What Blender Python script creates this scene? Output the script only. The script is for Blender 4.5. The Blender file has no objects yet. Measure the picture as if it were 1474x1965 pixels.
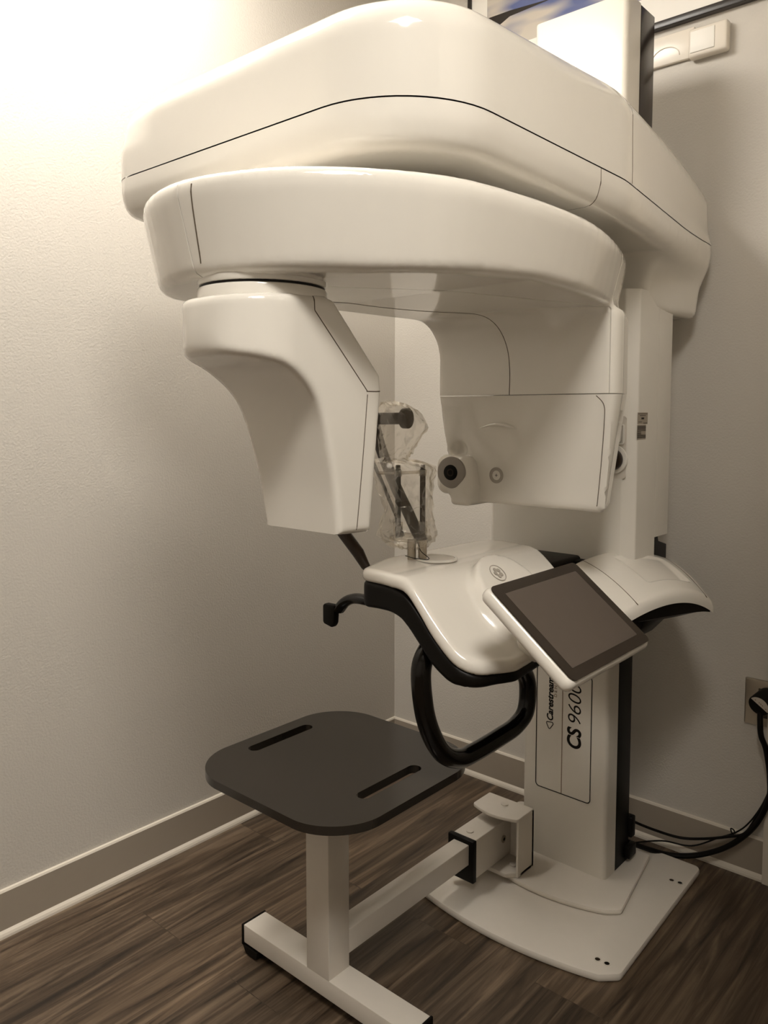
import bpy, bmesh, math, random
import numpy as np
from mathutils import Vector, Matrix
random.seed(7); np.random.seed(7)
S = bpy.context.scene
COL = S.collection
PI = math.pi

# ------------------------------------------------------------------ materials
def mat(name, color, rough=0.5, metal=0.0, spec=0.5, coat=0.0, emit=None, estr=0.0, noise=0.0, nscale=40, bump=0.0, bscale=200):
    m = bpy.data.materials.new(name); m.use_nodes = True
    nt = m.node_tree; b = nt.nodes['Principled BSDF']
    b.inputs['Base Color'].default_value = (*color, 1)
    b.inputs['Roughness'].default_value = rough
    b.inputs['Metallic'].default_value = metal
    b.inputs['Specular IOR Level'].default_value = spec
    b.inputs['Coat Weight'].default_value = coat
    b.inputs['Coat Roughness'].default_value = 0.04
    if emit:
        b.inputs['Emission Color'].default_value = (*emit, 1)
        b.inputs['Emission Strength'].default_value = estr
    tc = nt.nodes.new('ShaderNodeTexCoord')
    n = nt.nodes.new('ShaderNodeTexNoise'); n.inputs['Scale'].default_value = nscale; n.inputs['Detail'].default_value = 3
    nt.links.new(tc.outputs['Object'], n.inputs['Vector'])
    mx = nt.nodes.new('ShaderNodeMix'); mx.data_type = 'RGBA'
    a = max(noise, 0.01)
    mx.inputs[6].default_value = (*[c*(1-a) for c in color], 1)
    mx.inputs[7].default_value = (*[min(1, c*(1+a)) for c in color], 1)
    nt.links.new(n.outputs['Fac'], mx.inputs[0]); nt.links.new(mx.outputs[2], b.inputs['Base Color'])
    if bump > 0:
        n2 = nt.nodes.new('ShaderNodeTexNoise'); n2.inputs['Scale'].default_value = bscale; n2.inputs['Detail'].default_value = 4
        nt.links.new(tc.outputs['Object'], n2.inputs['Vector'])
        bp = nt.nodes.new('ShaderNodeBump'); bp.inputs['Strength'].default_value = bump; bp.inputs['Distance'].default_value = 0.004
        nt.links.new(n2.outputs['Fac'], bp.inputs['Height']); nt.links.new(bp.outputs['Normal'], b.inputs['Normal'])
    return m
WARM = (1.0, 0.84, 0.66)
M = {}
M['wall'] = mat('wall_paint', (.60, .562, .505), .55, bump=.28, bscale=170, noise=.02, nscale=3)
M['ceiling'] = mat('ceiling_paint', (.68, .64, .57), .8, bump=.1)
M['baseboard'] = mat('baseboard_vinyl', (.36, .31, .25), .38, noise=.02)
M['trim'] = mat('white_trim', (.68, .62, .53), .4)
M['shell'] = mat('gloss_white_plastic', (.76, .725, .66), .10, coat=.4, noise=.01)
M['shell2'] = mat('satin_white_plastic', (.73, .695, .63), .3, coat=.2, noise=.01)
M['console'] = mat('console_white_plastic', (.80, .76, .69), .18, coat=.5, noise=.01)
M['white_metal'] = mat('white_powder_coat', (.66, .61, .54), .42, noise=.02)
M['column'] = mat('white_column_paint', (.66, .62, .55), .28, noise=.01)
M['black'] = mat('black_plastic', (.004, .003, .002), .42, spec=.16, noise=.1)
M['blackgloss'] = mat('black_gloss_plastic', (.004, .003, .002), .16, spec=.3, noise=.1)
M['rubber'] = mat('black_rubber', (.005, .004, .0025), .6, spec=.15, noise=.1)
M['seat'] = mat('charcoal_seat_laminate', (.022, .018, .014), .17, spec=.5, noise=.05)
M['bezel'] = mat('screen_bezel_glass', (.022, .014, .009), .2, spec=.3, coat=0, noise=.05)
M['screen'] = mat('dark_screen_glass', (.095, .075, .060), .35, spec=.3, noise=.05)
M['ink'] = mat('black_print', (.006, .004, .003), .5, spec=.2)
M['seam'] = mat('panel_gap', (.10, .075, .05), .8)
M['greyline'] = mat('grey_print', (.28, .20, .14), .5)
M['lensgrey'] = mat('grey_window_plastic', (.30, .27, .24), .35)
M['badge'] = mat('badge_grey', (.38, .34, .29), .4)
M['sticker'] = mat('sticker_silver', (.34, .29, .23), .4)
M['steel'] = mat('brushed_steel', (.42, .37, .30), .3, metal=.8, noise=.1)
M['brown'] = mat('dark_brown_knob', (.022, .012, .006), .4, spec=.3)
M['greyarm'] = mat('grey_support_plastic', (.06, .05, .04), .4, spec=.3)
M['cable'] = mat('black_cable', (.003, .002, .0012), .5, spec=.2)
M['whitesticker'] = mat('white_sticker', (.6, .55, .47), .5)
M['frameblack'] = mat('black_frame', (.02, .015, .012), .3)
M['mat'] = mat('white_picture_mat', (.86, .83, .77), .45)
M['switch'] = mat('white_switch_plastic', (.80, .74, .65), .25)
M['glow'] = mat('light_diffuser', (.9, .9, .9), .5, emit=(1.0, .945, .865), estr=21)
M['glow2'] = mat('hall_light_diffuser', (.9, .9, .9), .5, emit=(1.0, .945, .865), estr=34)

def m_floor():
    m = bpy.data.materials.new('wood_plank_floor'); m.use_nodes = True
    nt = m.node_tree; N = nt.nodes; L = nt.links; b = N['Principled BSDF']
    tc = N.new('ShaderNodeTexCoord')
    sp = N.new('ShaderNodeMapping'); sp.inputs['Rotation'].default_value = (0, 0, PI/2)
    L.new(tc.outputs['Object'], sp.inputs['Vector'])
    br = N.new('ShaderNodeTexBrick')
    br.offset = .37; br.inputs['Scale'].default_value = 1
    br.inputs['Brick Width'].default_value = 1.22; br.inputs['Row Height'].default_value = .18
    br.inputs['Mortar Size'].default_value = .0012; br.inputs['Mortar Smooth'].default_value = .2
    br.inputs['Color1'].default_value = (0, 0, 0, 1); br.inputs['Color2'].default_value = (1, 1, 1, 1)
    br.inputs['Mortar'].default_value = (.5, .5, .5, 1)
    L.new(sp.outputs[0], br.inputs['Vector'])
    # grain stretched along Y
    mp = N.new('ShaderNodeMapping'); mp.inputs['Scale'].default_value = (38, 2.2, 1)
    L.new(tc.outputs['Object'], mp.inputs['Vector'])
    add = N.new('ShaderNodeVectorMath'); add.operation = 'ADD'
    sc = N.new('ShaderNodeVectorMath'); sc.operation = 'SCALE'; sc.inputs['Scale'].default_value = 7.0
    L.new(br.outputs['Color'], sc.inputs[0]); L.new(mp.outputs[0], add.inputs[0]); L.new(sc.outputs[0], add.inputs[1])
    n1 = N.new('ShaderNodeTexNoise'); n1.inputs['Scale'].default_value = 1.0; n1.inputs['Detail'].default_value = 9; n1.inputs['Roughness'].default_value = .62; n1.inputs['Distortion'].default_value = .9
    L.new(add.outputs[0], n1.inputs['Vector'])
    mp2 = N.new('ShaderNodeMapping'); mp2.inputs['Scale'].default_value = (7, 1.1, 1)
    L.new(tc.outputs['Object'], mp2.inputs['Vector'])
    add2 = N.new('ShaderNodeVectorMath'); add2.operation = 'ADD'
    L.new(mp2.outputs[0], add2.inputs[0]); L.new(sc.outputs[0], add2.inputs[1])
    n2 = N.new('ShaderNodeTexNoise'); n2.inputs['Scale'].default_value = 1.3; n2.inputs['Detail'].default_value = 5; n2.inputs['Distortion'].default_value = 1.6
    L.new(add2.outputs[0], n2.inputs['Vector'])
    r1 = N.new('ShaderNodeValToRGB'); e = r1.color_ramp.elements
    e[0].position = .33; e[0].color = (.026, .016, .009, 1); e[1].position = .68; e[1].color = (.22, .158, .105, 1)
    k = e.new(.5); k.color = (.100, .067, .042, 1)
    L.new(n1.outputs['Fac'], r1.inputs['Fac'])
    r2 = N.new('ShaderNodeValToRGB'); e = r2.color_ramp.elements
    e[0].position = .32; e[0].color = (.45, .44, .42, 1); e[1].position = .62; e[1].color = (1, 1, 1, 1)
    L.new(n2.outputs['Fac'], r2.inputs['Fac'])
    mx = N.new('ShaderNodeMix'); mx.data_type = 'RGBA'; mx.blend_type = 'MULTIPLY'; mx.inputs[0].default_value = .85
    L.new(r1.outputs[0], mx.inputs[6]); L.new(r2.outputs[0], mx.inputs[7])
    r3 = N.new('ShaderNodeValToRGB'); e = r3.color_ramp.elements
    e[0].color = (.82, .82, .82, 1); e[1].color = (1.12, 1.10, 1.06, 1)
    L.new(br.outputs['Color'], r3.inputs['Fac'])
    mx2 = N.new('ShaderNodeMix'); mx2.data_type = 'RGBA'; mx2.blend_type = 'MULTIPLY'; mx2.inputs[0].default_value = 1
    L.new(mx.outputs[2], mx2.inputs[6]); L.new(r3.outputs[0], mx2.inputs[7])
    mx3 = N.new('ShaderNodeMix'); mx3.data_type = 'RGBA'; mx3.inputs[7].default_value = (.03, .02, .012, 1)
    f = N.new('ShaderNodeMath'); f.operation = 'MULTIPLY'; f.inputs[1].default_value = .6
    L.new(br.outputs['Fac'], f.inputs[0]); L.new(f.outputs[0], mx3.inputs[0]); L.new(mx2.outputs[2], mx3.inputs[6])
    L.new(mx3.outputs[2], b.inputs['Base Color'])
    b.inputs['Roughness'].default_value = .42
    bp = N.new('ShaderNodeBump'); bp.inputs['Strength'].default_value = .25; bp.inputs['Distance'].default_value = .002
    L.new(n1.outputs['Fac'], bp.inputs['Height']); L.new(bp.outputs['Normal'], b.inputs['Normal'])
    return m
M['floor'] = m_floor()

def m_sky():
    m = bpy.data.materials.new('printed_sky_photo'); m.use_nodes = True
    nt = m.node_tree; N = nt.nodes; L = nt.links; b = N['Principled BSDF']
    tc = N.new('ShaderNodeTexCoord')
    mp = N.new('ShaderNodeMapping'); mp.inputs['Scale'].default_value = (3, 1, 9); mp.inputs['Rotation'].default_value = (0, .5, 0)
    n = N.new('ShaderNodeTexNoise'); n.inputs['Scale'].default_value = 1.1; n.inputs['Detail'].default_value = 2
    L.new(tc.outputs['Object'], mp.inputs['Vector']); L.new(mp.outputs[0], n.inputs['Vector'])
    r = N.new('ShaderNodeValToRGB'); e = r.color_ramp.elements
    e[0].position = .44; e[0].color = (.12, .15, .32, 1); e[1].position = .60; e[1].color = (.58, .53, .46, 1)
    L.new(n.outputs['Fac'], r.inputs['Fac']); L.new(r.outputs[0], b.inputs['Base Color'])
    b.inputs['Roughness'].default_value = .25
    return m
M['sky'] = m_sky()

def m_bag():
    m = bpy.data.materials.new('clear_plastic_film'); m.use_nodes = True
    nt = m.node_tree; N = nt.nodes; L = nt.links
    for x in list(N): N.remove(x)
    out = N.new('ShaderNodeOutputMaterial')
    tr = N.new('ShaderNodeBsdfTransparent'); tr.inputs[0].default_value = (.97, .96, .94, 1)
    gl = N.new('ShaderNodeBsdfGlossy'); gl.inputs['Roughness'].default_value = .09; gl.inputs['Color'].default_value = (1, .97, .92, 1)
    df = N.new('ShaderNodeBsdfDiffuse'); df.inputs['Color'].default_value = (.8, .75, .67, 1)
    lw = N.new('ShaderNodeLayerWeight'); lw.inputs['Blend'].default_value = .35
    a = N.new('ShaderNodeMixShader'); a.inputs[0].default_value = .075
    L.new(tr.outputs[0], a.inputs[1]); L.new(df.outputs[0], a.inputs[2])
    c = N.new('ShaderNodeMixShader')
    f = N.new('ShaderNodeMath'); f.operation = 'MULTIPLY'; f.inputs[1].default_value = .6
    L.new(lw.outputs['Facing'], f.inputs[0]); L.new(f.outputs[0], c.inputs[0])
    L.new(a.outputs[0], c.inputs[1]); L.new(gl.outputs[0], c.inputs[2]); L.new(c.outputs[0], out.inputs[0])
    return m
M['bag'] = m_bag()

def m_acrylic():
    m = bpy.data.materials.new('clear_acrylic'); m.use_nodes = True
    nt = m.node_tree; N = nt.nodes; L = nt.links
    for x in list(N): N.remove(x)
    out = N.new('ShaderNodeOutputMaterial')
    tr = N.new('ShaderNodeBsdfTransparent'); tr.inputs[0].default_value = (.85, .82, .77, 1)
    gl = N.new('ShaderNodeBsdfGlossy'); gl.inputs['Roughness'].default_value = .08
    c = N.new('ShaderNodeMixShader'); c.inputs[0].default_value = .25
    L.new(tr.outputs[0], c.inputs[1]); L.new(gl.outputs[0], c.inputs[2]); L.new(c.outputs[0], out.inputs[0])
    return m
M['acrylic'] = m_acrylic()

# ------------------------------------------------------------------ object helpers
def thing(name, label, cat, loc=(0, 0, 0), group=None):
    o = bpy.data.objects.new(name, None); COL.objects.link(o); o.location = loc; o.empty_display_size = .1
    o['label'] = label; o['category'] = cat
    if group: o['group'] = group
    bpy.context.view_layer.update()
    return o
def tag(o, label, cat, group=None):
    o['label'] = label; o['category'] = cat
    if group: o['group'] = group
    return o
def obj(name, bm, m, parent=None, smooth=True, angle=35, label=None):
    me = bpy.data.meshes.new(name)
    bmesh.ops.recalc_face_normals(bm, faces=bm.faces)
    bm.to_mesh(me); bm.free()
    me.materials.append(M[m] if isinstance(m, str) else m)
    if smooth:
        me.polygons.foreach_set('use_smooth', [True]*len(me.polygons))
        if angle: 
            try: me.set_sharp_from_angle(angle=math.radians(angle))
            except Exception: pass
    o = bpy.data.objects.new(name, me); COL.objects.link(o)
    if parent:
        o.parent = parent
        r = parent
        off = Vector((0, 0, 0))
        while r: off += Vector(r.location); r = r.parent
        o.location = -off
    if label: o['label'] = label
    return o
def struct(name, bm, m, parent=None, smooth=False):
    o = obj(name, bm, m, parent, smooth); 
    if not parent: o['kind'] = 'structure'
    return o
def box(bm, a, b, bevel=0, seg=3):
    a = Vector(a); b = Vector(b)
    r = bmesh.ops.create_cube(bm, size=1)
    vs = r['verts']
    for v in vs: v.co = Vector(((a[i]+b[i])/2 + v.co[i]*abs(b[i]-a[i]) for i in range(3)))
    if bevel:
        es = list({e for v in vs for e in v.link_edges})
        bmesh.ops.bevel(bm, geom=es, offset=bevel, segments=seg, profile=.5, affect='EDGES')
def B(): return bmesh.new()
def boxo(name, a, b, m, parent=None, bevel=0, label=None, seg=3):
    bm = B(); box(bm, a, b, bevel, seg); return obj(name, bm, m, parent, label=label)
def frame_of(d):
    d = Vector(d).normalized(); u = Vector((0, 0, 1)) if abs(d.z) < .9 else Vector((1, 0, 0))
    x = d.cross(u).normalized(); y = x.cross(d).normalized(); return x, y
def tube(bm, pts, r, n=14, closed=False, flat=None):
    """tube along pts; r number or list; flat=(rx, ry) gives an elliptical section"""
    pts = [Vector(p) for p in pts]; k = len(pts); rings = []
    x = None
    for i, p in enumerate(pts):
        if closed: d = pts[(i+1) % k]-pts[i-1]
        else: d = pts[min(i+1, k-1)]-pts[max(i-1, 0)]
        d.normalize()
        if x is None: x, y = frame_of(d)
        else:
            x = (x-d*x.dot(d)).normalized(); y = x.cross(d).normalized()
        rr = r[i] if isinstance(r, (list, tuple)) else r
        rx, ry = flat if flat else (rr, rr)
        rings.append([bm.verts.new(p+x*math.cos(2*PI*j/n)*rx+y*math.sin(2*PI*j/n)*ry) for j in range(n)])
    m = k if closed else k-1
    for i in range(m):
        A, C = rings[i], rings[(i+1) % k]
        sh = 0
        if closed and i == k-1:
            best = min(range(n), key=lambda s: (A[0].co-C[s].co).length); sh = best
        for j in range(n):
            bm.faces.new((A[j], A[(j+1) % n], C[(j+1+sh) % n], C[(j+sh) % n]))
    if not closed:
        bm.faces.new(rings[0]); bm.faces.new(rings[-1])
def crom(P, n=8, closed=False):
    P = [Vector(p) for p in P]; k = len(P); out = []
    rng = k if closed else k-1
    for i in range(rng):
        if closed: a, b, c, d = P[i-1], P[i], P[(i+1) % k], P[(i+2) % k]
        else: a, b, c, d = P[max(i-1, 0)], P[i], P[i+1], P[min(i+2, k-1)]
        for t in range(n):
            t /= n
            out.append(.5*((2*b)+(c-a)*t+(2*a-5*b+4*c-d)*t*t+(3*b-a-3*c+d)*t**3))
    if not closed: out.append(P[-1])
    return out
def cyl(bm, a, b, r, r2=None, n=40, bevel=0):
    a = Vector(a); b = Vector(b); r2 = r if r2 is None else r2
    d = (b-a).normalized(); L = (b-a).length
    if bevel:
        tube(bm, [a, a+d*bevel*.3, a+d*bevel, b-d*bevel, b-d*bevel*.3, b], [r-bevel, r-bevel*.3, r, r2, r2-bevel*.3, r2-bevel], n)
    else: tube(bm, [a, b], [r, r2], n)
def cylo(name, a, b, r, m, parent=None, r2=None, n=40, bevel=0, label=None):
    bm = B(); cyl(bm, a, b, r, r2, n, bevel); return obj(name, bm, m, parent, label=label)
def ring(bm, c, nrm, r0, r1, t, n=48):
    """flat annulus of thickness t"""
    c = Vector(c); d = Vector(nrm).normalized(); x, y = frame_of(d)
    V = [[bm.verts.new(c+d*h+(x*math.cos(2*PI*j/n)+y*math.sin(2*PI*j/n))*r) for j in range(n)] for r, h in ((r0, 0), (r1, 0), (r1, t), (r0, t))]
    for q in range(4):
        for j in range(n): bm.faces.new((V[q][j], V[q][(j+1) % n], V[(q+1) % 4][(j+1) % n], V[(q+1) % 4][j]))
def rpoly(pts, radii, n=8):
    """2D polygon with rounded corners"""
    out = []; k = len(pts)
    for i in range(k):
        p = Vector(pts[i]).to_2d(); a = Vector(pts[i-1]).to_2d(); b = Vector(pts[(i+1) % k]).to_2d()
        r = radii[i] if isinstance(radii, (list, tuple)) else radii
        da = (a-p).normalized(); db = (b-p).normalized()
        ang = da.angle(db)
        if r <= 0 or ang > PI-1e-3: out.append(p); continue
        t = min(r/math.tan(ang/2), (a-p).length*.49, (b-p).length*.49); r = t*math.tan(ang/2)
        c = p+(da+db).normalized()*(r/math.sin(ang/2))
        s = p+da*t-c; e = p+db*t-c
        th = s.angle_signed(e) if s.length > 0 else 0
        for q in range(n+1):
            f = -th*q/n; out.append(c+Vector((s.x*math.cos(f)-s.y*math.sin(f), s.x*math.sin(f)+s.y*math.cos(f))))
    return out
def prism(bm, poly, z0, z1, bevel=0, axis='z', seg=2):
    """extrude a 2D polygon; axis z: (x,y)->xy ; y: (x,z) extruded along y ; x: (y,z) extruded along x"""
    def mk(p, h):
        if axis == 'z': return (p[0], p[1], h)
        if axis == 'y': return (p[0], h, p[1])
        return (h, p[0], p[1])
    A = [bm.verts.new(mk(p, z0)) for p in poly]; C = [bm.verts.new(mk(p, z1)) for p in poly]
    k = len(poly)
    fa = bm.faces.new(A); fc = bm.faces.new(C)
    for i in range(k): bm.faces.new((A[i], A[(i+1) % k], C[(i+1) % k], C[i]))
    if bevel:
        es = list(set(fa.edges) | set(fc.edges))
        bmesh.ops.recalc_face_normals(bm, faces=bm.faces)
        bmesh.ops.bevel(bm, geom=es, offset=bevel, segments=seg, profile=.5, affect='EDGES')

# ------------------------------------------------------------------ signed distance shapes -> smooth meshes
def smin(a, b, k): h = np.clip(.5+.5*(b-a)/k, 0, 1); return b*(1-h)+a*h-k*h*(1-h)
def smax(a, b, k): return -smin(-a, -b, k)
def sdpoly(x, y, P):
    P = np.array([(p[0], p[1]) for p in P]); d = np.full(x.shape, 1e9); s = np.ones(x.shape)
    n = len(P)
    for i in range(n):
        a = P[i]; b = P[i-1]; ex, ey = b-a; wx = x-a[0]; wy = y-a[1]
        t = np.clip((wx*ex+wy*ey)/(ex*ex+ey*ey), 0, 1)
        d = np.minimum(d, (wx-ex*t)**2+(wy-ey*t)**2)
        c1 = y >= a[1]; c2 = y < b[1]; c3 = ex*wy > ey*wx
        f = (c1 & c2 & c3) | (~c1 & ~c2 & ~c3)
        s = np.where(f, -s, s)
    return s*np.sqrt(d)
def sdbox(x, y, z, a, b, r):
    cx = [(a[i]+b[i])/2 for i in range(3)]; h = [abs(b[i]-a[i])/2-r for i in range(3)]
    q = [np.abs(v-c)-e for v, c, e in zip((x, y, z), cx, h)]
    return np.sqrt(sum(np.maximum(v, 0)**2 for v in q))+np.minimum(np.maximum(np.maximum(q[0], q[1]), q[2]), 0)-r
def rext(d2, dz, r):
    """intersection of plan distance and height distance with rounded edge r"""
    a = d2+r; b = dz+r
    return np.minimum(np.maximum(a, b), 0)+np.sqrt(np.maximum(a, 0)**2+np.maximum(b, 0)**2)-r
def sdfmesh(fn, lo, hi, res, newton=4):
    n = [int(math.ceil((hi[i]-lo[i])/res))+1 for i in range(3)]
    ax = [lo[i]+np.arange(n[i])*res for i in range(3)]
    X, Y, Z = np.meshgrid(*ax, indexing='ij')
    F = fn(X, Y, Z)
    ins = F < 0
    c = [slice(0, -1), slice(1, None)]
    cnt = np.zeros([m-1 for m in n], int); sm = np.zeros([m-1 for m in n]+[3])
    G = np.stack([X, Y, Z], -1)
    corners = [(i, j, k) for i in (0, 1) for j in (0, 1) for k in (0, 1)]
    for p in corners:
        for a in range(3):
            if p[a]: continue
            q = list(p); q[a] = 1
            s0 = tuple(c[t] for t in p); s1 = tuple(c[t] for t in q)
            f0 = F[s0]; f1 = F[s1]; cr = (f0 < 0) != (f1 < 0)
            t = np.where(cr, f0/np.where(cr, f0-f1, 1), 0)
            P = G[s0]+(G[s1]-G[s0])*t[..., None]
            sm += P*cr[..., None]; cnt += cr
    act = cnt > 0
    idx = -np.ones(act.shape, int); idx[act] = np.arange(act.sum())
    V = sm[act]/cnt[act][:, None]
    h = res*.15
    def grad(V):
        x, y, z = V.T
        return np.stack([fn(x+h, y, z)-fn(x-h, y, z), fn(x, y+h, z)-fn(x, y-h, z), fn(x, y, z+h)-fn(x, y, z-h)], -1)/(2*h)
    V0 = V.copy()
    for _ in range(newton):
        f = fn(*V.T); g = grad(V); g2 = np.maximum((g**2).sum(1), .05)
        V = V-(f/g2)[:, None]*g
        d = V-V0; L = np.linalg.norm(d, axis=1); m = L > res
        V[m] = V0[m]+d[m]/L[m][:, None]*res
    faces = []
    for a in range(3):
        b, d = (a+1) % 3, (a+2) % 3
        s0 = [slice(None)]*3; s1 = [slice(None)]*3
        s0[a] = slice(0, -1); s1[a] = slice(1, None)
        for t in (b, d): s0[t] = slice(1, -1); s1[t] = slice(1, -1)
        A = ins[tuple(s0)]; C = ins[tuple(s1)]
        w = np.argwhere(A != C)
        if len(w) == 0: continue
        fl = A[tuple(w.T)]
        w = w.copy(); w[:, b] += 1; w[:, d] += 1
        def I(db, dd):
            q = w.copy(); q[:, b] -= db; q[:, d] -= dd; return idx[tuple(q.T)]
        q = np.stack([I(1, 1), I(0, 1), I(0, 0), I(1, 0)], 1)
        q[~fl] = q[~fl][:, ::-1]
        faces.append(q)
    faces = np.concatenate(faces)
    bm = bmesh.new()
    vs = [bm.verts.new(v) for v in V.tolist()]
    for f in faces.tolist():
        try: bm.faces.new([vs[i] for i in f])
        except ValueError: pass
    return bm
def cut(bm, co, no, gap=.0008):
    """split into two closed halves either side of a plane, leaving a fine gap"""
    out = []
    for s in (1, -1):
        b2 = bm.copy()
        g = list(b2.verts)+list(b2.edges)+list(b2.faces)
        n = Vector(no).normalized()*s
        r = bmesh.ops.bisect_plane(b2, geom=g, plane_co=Vector(co)+n*gap, plane_no=n, clear_inner=True)
        es = [e for e in r['geom_cut'] if isinstance(e, bmesh.types.BMEdge)]
        bmesh.ops.holes_fill(b2, edges=es, sides=0)
        out.append(b2)
    bm.free(); return out
def snap(fn, pts, n=6, inset=0):
    V = np.array([tuple(p) for p in pts], float); h = 5e-4
    for _ in range(n):
        x, y, z = V.T; f = fn(x, y, z)+inset
        g = np.stack([fn(x+h, y, z)-fn(x-h, y, z), fn(x, y+h, z)-fn(x, y-h, z), fn(x, y, z+h)-fn(x, y, z-h)], -1)/(2*h)
        V = V-(f/np.maximum((g**2).sum(1), .05))[:, None]*g
    return [Vector(v) for v in V]
def seam(fn, pts, parent, r=.0011):
    bm = B(); tube(bm, snap(fn, crom(pts, 10), inset=.0004), r, 8); return obj('panel_seam', bm, 'seam', parent)

# ------------------------------------------------------------------ camera
F, CX, CY = 1524., 737., 902.
yaw, pitch = .7207, .0729
cam = bpy.data.cameras.new('camera'); co = bpy.data.objects.new('camera', cam); COL.objects.link(co)
co.location = (1.9595, -2.2927, 1.3)
co.rotation_euler = (PI/2-pitch, 0, yaw)
cam.sensor_fit = 'HORIZONTAL'; cam.sensor_width = 36; cam.lens = F/1474*36
cam.shift_x = 0; cam.shift_y = -(982.5-CY)/1474
cam.clip_start = .02
S.camera = co

# ------------------------------------------------------------------ room
RX, RY, RZ = 4.3, -4.2, 2.86
def wallbox(name, a, b, m='wall'):
    bm = B(); box(bm, a, b); return struct(name, bm, m)
wallbox('floor', (-.1, RY-.1, -.08), (RX+.1, .1, 0), 'floor')
wallbox('ceiling', (-.1, RY-.1, RZ), (RX+.1, .1, RZ+.08), 'ceiling')
wallbox('wall_left', (-.1, RY, 0), (0, 0, RZ))
wallbox('wall_back', (-.1, 0, 0), (RX+.1, .1, RZ))
wallbox('wall_far_right', (RX, RY, 0), (RX+.1, 0, RZ))
wallbox('wall_right', (1.81, -1.40, 0), (1.91, 0, RZ))
wallbox('wall_front', (-.1, RY-.1, 0), (RX+.1, RY, RZ))
BH = .119
def baseboard(name, p0, p1, nrm):
    """coved board with a quarter-round shoe, run from p0 to p1, sticking out along nrm"""
    prof = [(0, 0), (.017, 0), (.0165, .006), (.014, .012), (.009, .018), (.0085, BH-.006), (.006, BH-.001), (0, BH)]
    bm = B(); p0 = Vector((*p0, 0)); p1 = Vector((*p1, 0)); n = Vector((*nrm, 0))
    A = [bm.verts.new(p0+n*a+Vector((0, 0, h))) for a, h in prof]; C = [bm.verts.new(p1+n*a+Vector((0, 0, h))) for a, h in prof]
    bm.faces.new(A); bm.faces.new(C)
    for i in range(len(prof)): bm.faces.new((A[i], A[(i+1) % 8], C[(i+1) % 8], C[i]))
    o = struct(name, bm, 'baseboard')
    o.data.materials.append(M['trim'])
    for f in o.data.polygons:
        c = f.center
        if (c.z < .019 and c.z > .0001) or c.z > BH-.008: f.material_index = 1
    return o
baseboard('baseboard_left', (0, RY), (0, 0), (1, 0))
baseboard('baseboard_back', (0, 0), (1.352, 0), (0, -1))
# white casing at the right-hand end of the back wall and the jamb nearer the camera
wallbox('trim_1', (1.354, -.022, 0), (1.46, 0, 2.3), 'trim')
wallbox('trim_2', (1.757, -1.435, 0), (1.92, -1.40, 2.2), 'trim')

# ceiling lights (recessed troffers)
def troffer(x, y, w, d, label, g='glow2'):
    t = thing('ceiling_light', label, 'ceiling light', (x, y, RZ))
    bm = B(); f = .03
    box(bm, (x-w/2-f, y-d/2-f, RZ-.012), (x+w/2+f, y-d/2, RZ)); box(bm, (x-w/2-f, y+d/2, RZ-.012), (x+w/2+f, y+d/2+f, RZ))
    box(bm, (x-w/2-f, y-d/2, RZ-.012), (x-w/2, y+d/2, RZ)); box(bm, (x+w/2, y-d/2, RZ-.012), (x+w/2+f, y+d/2, RZ))
    obj('frame', bm, 'switch', t)
    boxo('diffuser', (x-w/2, y-d/2, RZ-.008), (x+w/2, y+d/2, RZ-.002), g, t)
    return t

# ------------------------------------------------------------------ THE SCANNER
scan = thing('dental_scanner', 'tall white and black dental X-ray scanner standing on a floor plate before the back wall', 'dental scanner', (.92, -.4, 0))
XC = .92
# base plate
arc = [(XC+.30*math.sin(a), -.66-.054*math.cos(a/1.0*1.0)**1) for a in np.linspace(-1.45, 1.45, 25)]
pl = [(.62, -.085), (.612, -.64)]+[(XC+x, -.667-.047*(1-(x/.3)**2)) for x in np.linspace(-.27, .27, 21)]+[(1.228, -.64), (1.212, -.085)]
pl = rpoly(pl, [.02, .02]+[0]*21+[.02, .02], 6)
bm = B(); prism(bm, pl, .001, .021, .006)
base = obj('base_plate', bm, 'white_metal', scan)
st = [(XC-.165, -.14), (XC-.215, -.44)]+[(XC+x, -.463-.045*(1-(x/.2)**2)) for x in np.linspace(-.19, .19, 17)]+[(XC+.218, -.44), (XC+.168, -.14)]
bm = B(); prism(bm, rpoly(st, [.02, .015]+[0]*17+[.015, .02], 5), .021, .037, .007); obj('raised_step', bm, 'white_metal', base)
for x, y, mm in ((1.166, -.631, 'white_metal'), (1.189, -.630, 'black'), (1.174, -.205, 'white_metal'), (1.196, -.202, 'black')):
    bm = B(); ring(bm, (x, y, .0212), (0, 0, 1), .0062, .0085, .0012, 20); obj('bolt_rim', bm, 'white_metal', base)
    bm = B(); cyl(bm, (x, y, .0212), (x, y, .0215), .0064, n=20); obj('bolt_hole', bm, 'brown' if mm == 'white_metal' else 'black', base)
# lower column: white front shell, black rail behind
bm = B(); prism(bm, rpoly([(.79, -.292), (.79, -.352), (1.049, -.352), (1.049, -.292)], [0, .012, .012, 0], 4), .037, 1.45)
colm = obj('column', bm, 'column', scan)
boxo('column_rail', (.797, -.292, .037), (1.0495, -.207, 1.45), 'black', scan, .002)
# upper mast
bm = B(); prism(bm, rpoly([(.805, -.29), (.805, -.365), (1.068, -.365), (1.068, -.29)], [0, .014, .014, 0], 4), 1.6, 2.335, .004)
mast = obj('upper_mast', bm, 'column', scan)
boxo('mast_rail', (.812, -.29, 1.6), (1.069, -.205, 2.33), 'bezel', scan, .003)
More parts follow.
